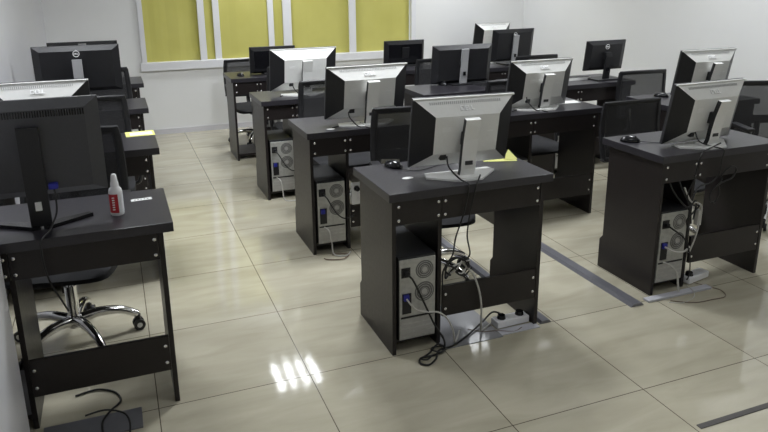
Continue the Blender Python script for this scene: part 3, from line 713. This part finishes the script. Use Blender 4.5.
cable('tower_power_cable', [(0.44, -0.605, 0.372), (0.452, -0.625, 0.36), (0.48, -0.628, 0.30), (0.515, -0.63, 0.22), (0.555, -0.632, 0.13), (0.595, -0.635, 0.06), (0.61, -0.62, 0.012), (0.585, -0.65, 0.006), (0.53, -0.665, 0.006), (0.475, -0.665, 0.006), (0.455, -0.70, 0.006), (0.485, -0.725, 0.006), (0.53, -0.70, 0.012), (0.56, -0.655, 0.014), (0.60, -0.64, 0.012), (0.65, -0.63, 0.01), (0.75, -0.575, 0.01), (0.86, -0.51, 0.02), (0.92, -0.50, 0.055), (0.944, -0.54, 0.060)], 0.0045, 'cable', 'thick black power cable coiled on the floor before the front centre desk')
cable('coiled_cable', [(0.60, -0.62, 0.012), (0.56, -0.61, 0.01), (0.54, -0.635, 0.014), (0.57, -0.665, 0.014), (0.60, -0.65, 0.018), (0.58, -0.61, 0.02), (0.53, -0.64, 0.008), (0.47, -0.68, 0.012), (0.49, -0.70, 0.016), (0.52, -0.68, 0.018)], 0.0038, 'cable', 'small black cable loop tied on the floor by the front centre desk')
cable('network_cable', [(0.435, -0.602, 0.263), (0.445, -0.625, 0.245), (0.475, -0.63, 0.215), (0.52, -0.632, 0.20), (0.57, -0.635, 0.19), (0.61, -0.64, 0.155), (0.64, -0.64, 0.09), (0.66, -0.62, 0.02), (0.70, -0.57, 0.008), (0.735, -0.52, 0.008)], 0.004, 'gcable', 'pale cable arching out of the front centre tower')
cable('thin_wire', [(1.02, -0.60, 0.006), (0.97, -0.615, 0.003), (0.90, -0.585, 0.006), (0.83, -0.565, 0.006), (0.78, -0.52, 0.006)], 0.0018, 'wire', 'thin brown wire on the floor beside the white power strip')
cable('mouse_cable', [(0.545, -0.265, H + 0.006), (0.57, -0.31, H + 0.003), (0.62, -0.33, H + 0.003), (0.70, -0.30, H + 0.003), (0.78, -0.25, H + 0.003), (0.80, -0.18, H + 0.003)], 0.0016, 'cable', 'thin black mouse cable on the front centre desk')
# front right desk
yb = -0.588
cable('monitor_cable', [(2.08, -0.47, 0.825), (2.085, -0.50, 0.775), (2.13, -0.535, 0.752), (2.155, yb - 0.004, 0.744), (2.15, yb - 0.006, 0.70), (2.15, yb, 0.62), (2.11, -0.58, 0.575), (2.05, -0.57, 0.56), (2.0, -0.585, 0.51), (1.98, -0.60, 0.45), (1.99, -0.60, 0.38)], 0.0035, 'cable', 'black monitor cable falling over the edge of the front right desk')
cable('power_cable', [(2.20, -0.53, 0.76), (2.10, -0.56, 0.75), (2.02, yb - 0.004, 0.743), (2.00, yb - 0.006, 0.70), (1.985, yb, 0.60), (1.955, -0.59, 0.53), (1.97, -0.60, 0.45), (1.965, -0.605, 0.36), (1.98, -0.605, 0.27), (2.005, -0.605, 0.20), (2.02, -0.60, 0.10), (2.05, -0.56, 0.045)], 0.0035, 'cable', 'black power cable running down beside the tower of the front right desk')
cable('coiled_cable', [(2.150, -0.595, 0.60), (2.17, -0.60, 0.63), (2.215, -0.602, 0.655), (2.25, -0.60, 0.635), (2.225, -0.603, 0.595), (2.18, -0.60, 0.58), (2.145, -0.60, 0.565), (2.15, -0.602, 0.52), (2.13, -0.60, 0.475), (2.095, -0.603, 0.49), (2.10, -0.60, 0.54), (2.145, -0.604, 0.575), (2.16, -0.60, 0.60)], 0.004, 'cable', 'black cable tied in two loops hanging behind the front right desk')
for k, pts in enumerate(([(1.86, -0.56, 0.60), (1.885, -0.57, 0.55), (1.92, -0.59, 0.50), (1.96, -0.60, 0.47), (2.00, -0.60, 0.50), (2.02, -0.59, 0.46), (2.0, -0.60, 0.40)],
                         [(1.92, -0.56, 0.60), (1.945, -0.585, 0.53), (1.985, -0.60, 0.48), (2.03, -0.60, 0.47), (1.99, -0.605, 0.44), (1.96, -0.60, 0.40), (1.98, -0.60, 0.34)],
                         [(1.94, -0.58, 0.57), (1.975, -0.595, 0.50), (2.02, -0.60, 0.485), (2.05, -0.60, 0.455), (2.045, -0.60, 0.38), (2.03, -0.60, 0.30), (2.0, -0.60, 0.22)])):
    cable('bundled_cable', pts, 0.0042, ('cable', 'cable', 'gcable')[k], ('black cable hanging in the tower bay of the front right desk', 'black cable twisted behind the front right desk', 'pale cable knotted beside the tower of the front right desk')[k])
a = tag(MB().box(2.035, -0.598, 0.36, 2.06, -0.572, 0.44, 0.004).build('power_adapter', 'gcable'), 'pale power adapter hanging in the cables of the front right desk', 'adapter')
cable('network_cable', [(1.865, -0.572, 0.263), (1.885, -0.60, 0.25), (1.93, -0.60, 0.235), (1.97, -0.60, 0.235), (2.00, -0.60, 0.255)], 0.005, 'gcable', 'pale plug lead on the tower of the front right desk')
cable('white_cable', [(1.87, -0.565, 0.175), (1.895, -0.60, 0.165), (1.93, -0.605, 0.12), (1.945, -0.605, 0.06), (1.95, -0.61, 0.018)], 0.0055, 'gcable', 'thick pale cable curving to the floor from the front right tower')
cable('tower_power_cable', [(1.874, -0.575, 0.372), (1.885, -0.60, 0.36), (1.92, -0.602, 0.335), (1.96, -0.603, 0.30), (1.985, -0.60, 0.25)], 0.0045, 'cable', 'thick black power lead plugged into the front right tower')
cable('thin_wire', [(2.10, -0.56, 0.02), (2.16, -0.60, 0.004), (2.19, -0.66, 0.003), (2.15, -0.72, 0.003), (2.06, -0.72, 0.003), (1.97, -0.715, 0.003), (1.90, -0.68, 0.003), (1.86, -0.65, 0.004)], 0.0020, 'wire', 'thin brown wire curling on the floor before the front right desk')
cable('thin_wire', [(2.05, -0.56, 0.015), (2.03, -0.63, 0.014), (1.99, -0.67, 0.003), (1.90, -0.69, 0.003), (1.84, -0.66, 0.003)], 0.0018, 'gcable', 'thin pale wire lying before the front right desk')
cable('mouse_cable', [(1.895, -0.29, H + 0.006), (1.96, -0.34, H + 0.003), (2.0, -0.34, H + 0.003), (2.07, -0.28, H + 0.003)], 0.0016, 'cable', 'thin black mouse cable on the front right desk')
# front left desk
p = MB(); p.box(-0.876, -0.502, 0.885, -0.846, -0.475, 0.905, 0.003); tag(p.build('vga_plug', 'vga'), 'blue plug in the back of the large black monitor', 'plug')
cable('monitor_cable', [(-0.861, -0.488, 0.887), (-0.858, -0.50, 0.85), (-0.862, -0.51, 0.80), (-0.885, -0.545, 0.757), (-0.905, -0.59, 0.747), (-0.912, -0.618, 0.735), (-0.912, -0.62, 0.66), (-0.90, -0.61, 0.58), (-0.88, -0.56, 0.49), (-0.87, -0.50, 0.42)], 0.0035, 'cable', 'black monitor cable falling over the edge of the front left desk')
cable('floor_cable', [(-0.90, -0.40, 0.006), (-0.82, -0.385, 0.006), (-0.755, -0.43, 0.006), (-0.735, -0.50, 0.006), (-0.775, -0.565, 0.01), (-0.80, -0.63, 0.01), (-0.79, -0.74, 0.006)], 0.004, 'cable', 'black cable curling on the floor under the front left desk')
cable('floor_cable', [(-0.86, -0.56, 0.012), (-0.79, -0.55, 0.012), (-0.725, -0.59, 0.008), (-0.705, -0.66, 0.006), (-0.71, -0.76, 0.006)], 0.0035, 'cable', 'second black cable looping on the floor under the front left desk')
# desks further back
for x, y, t in ((0.345, 0.60, 'second'), (0.318, 1.72, 'third')):
    cable('network_cable', [(x + 0.085, y + 0.005, 0.17), (x + 0.105, y - 0.03, 0.15), (x + 0.115, y - 0.035, 0.08), (x + 0.125, y - 0.05, 0.01), (x + 0.19, y - 0.08, 0.006), (x + 0.23, y - 0.03, 0.006)], 0.004, 'gcable', 'pale cable from the tower of the %s centre desk to the floor' % t)
    cable('tower_power_cable', [(x + 0.083, y, 0.372), (x + 0.10, y - 0.02, 0.35), (x + 0.15, y - 0.03, 0.26), (x + 0.20, y - 0.03, 0.22), (x + 0.26, y - 0.03, 0.23)], 0.004, 'cable', 'black power lead plugged into the tower of the %s centre desk' % t)
cable('floor_cable', [(0.40, 0.53, 0.006), (0.42, 0.50, 0.006), (0.50, 0.48, 0.006), (0.55, 0.53, 0.006), (0.50, 0.57, 0.006), (0.46, 0.56, 0.006)], 0.003, 'wire', 'thin wire looped on the floor before the second centre desk')
for k, (x, y, t) in enumerate(((0.72, 0.70, 'second centre desk'), (0.69, 1.89, 'third centre desk'), (1.93, 0.70, 'desk behind the front right one'))):
    cable('monitor_cable', [(x - 0.10, y - 0.02, 0.83), (x - 0.10, y - 0.04, 0.80), (x - 0.06, y - 0.07, 0.752), (x - 0.02, y - 0.085, 0.747), (x + 0.0, y - 0.12, 0.744)], 0.0035, 'cable', 'black cable hanging from the silver monitor of the %s' % t)
    cable('desk_cable', [(x - 0.20, y - 0.02, H + 0.004), (x - 0.12, y + 0.03, H + 0.004), (x - 0.05, y + 0.03, H + 0.006), (x + 0.01, y + 0.10, H + 0.004)], 0.003, 'cable', 'black cable lying across the %s' % t)
s_ = tag(empty('wall_socket_box', (0.632, 0.612, 0.2855)), 'white socket box standing on the lower board of the second centre desk', 'socket box')
MB().box(-0.028, -0.012, 0, 0.075, 0.02, 0.13, 0.004).build('box_body', 'white', s_)
MB().cyl((0.0, -0.013, 0.10), (0.0, -0.035, 0.10), 0.018, 0.014, n=14).build('plug', 'gblack', s_)
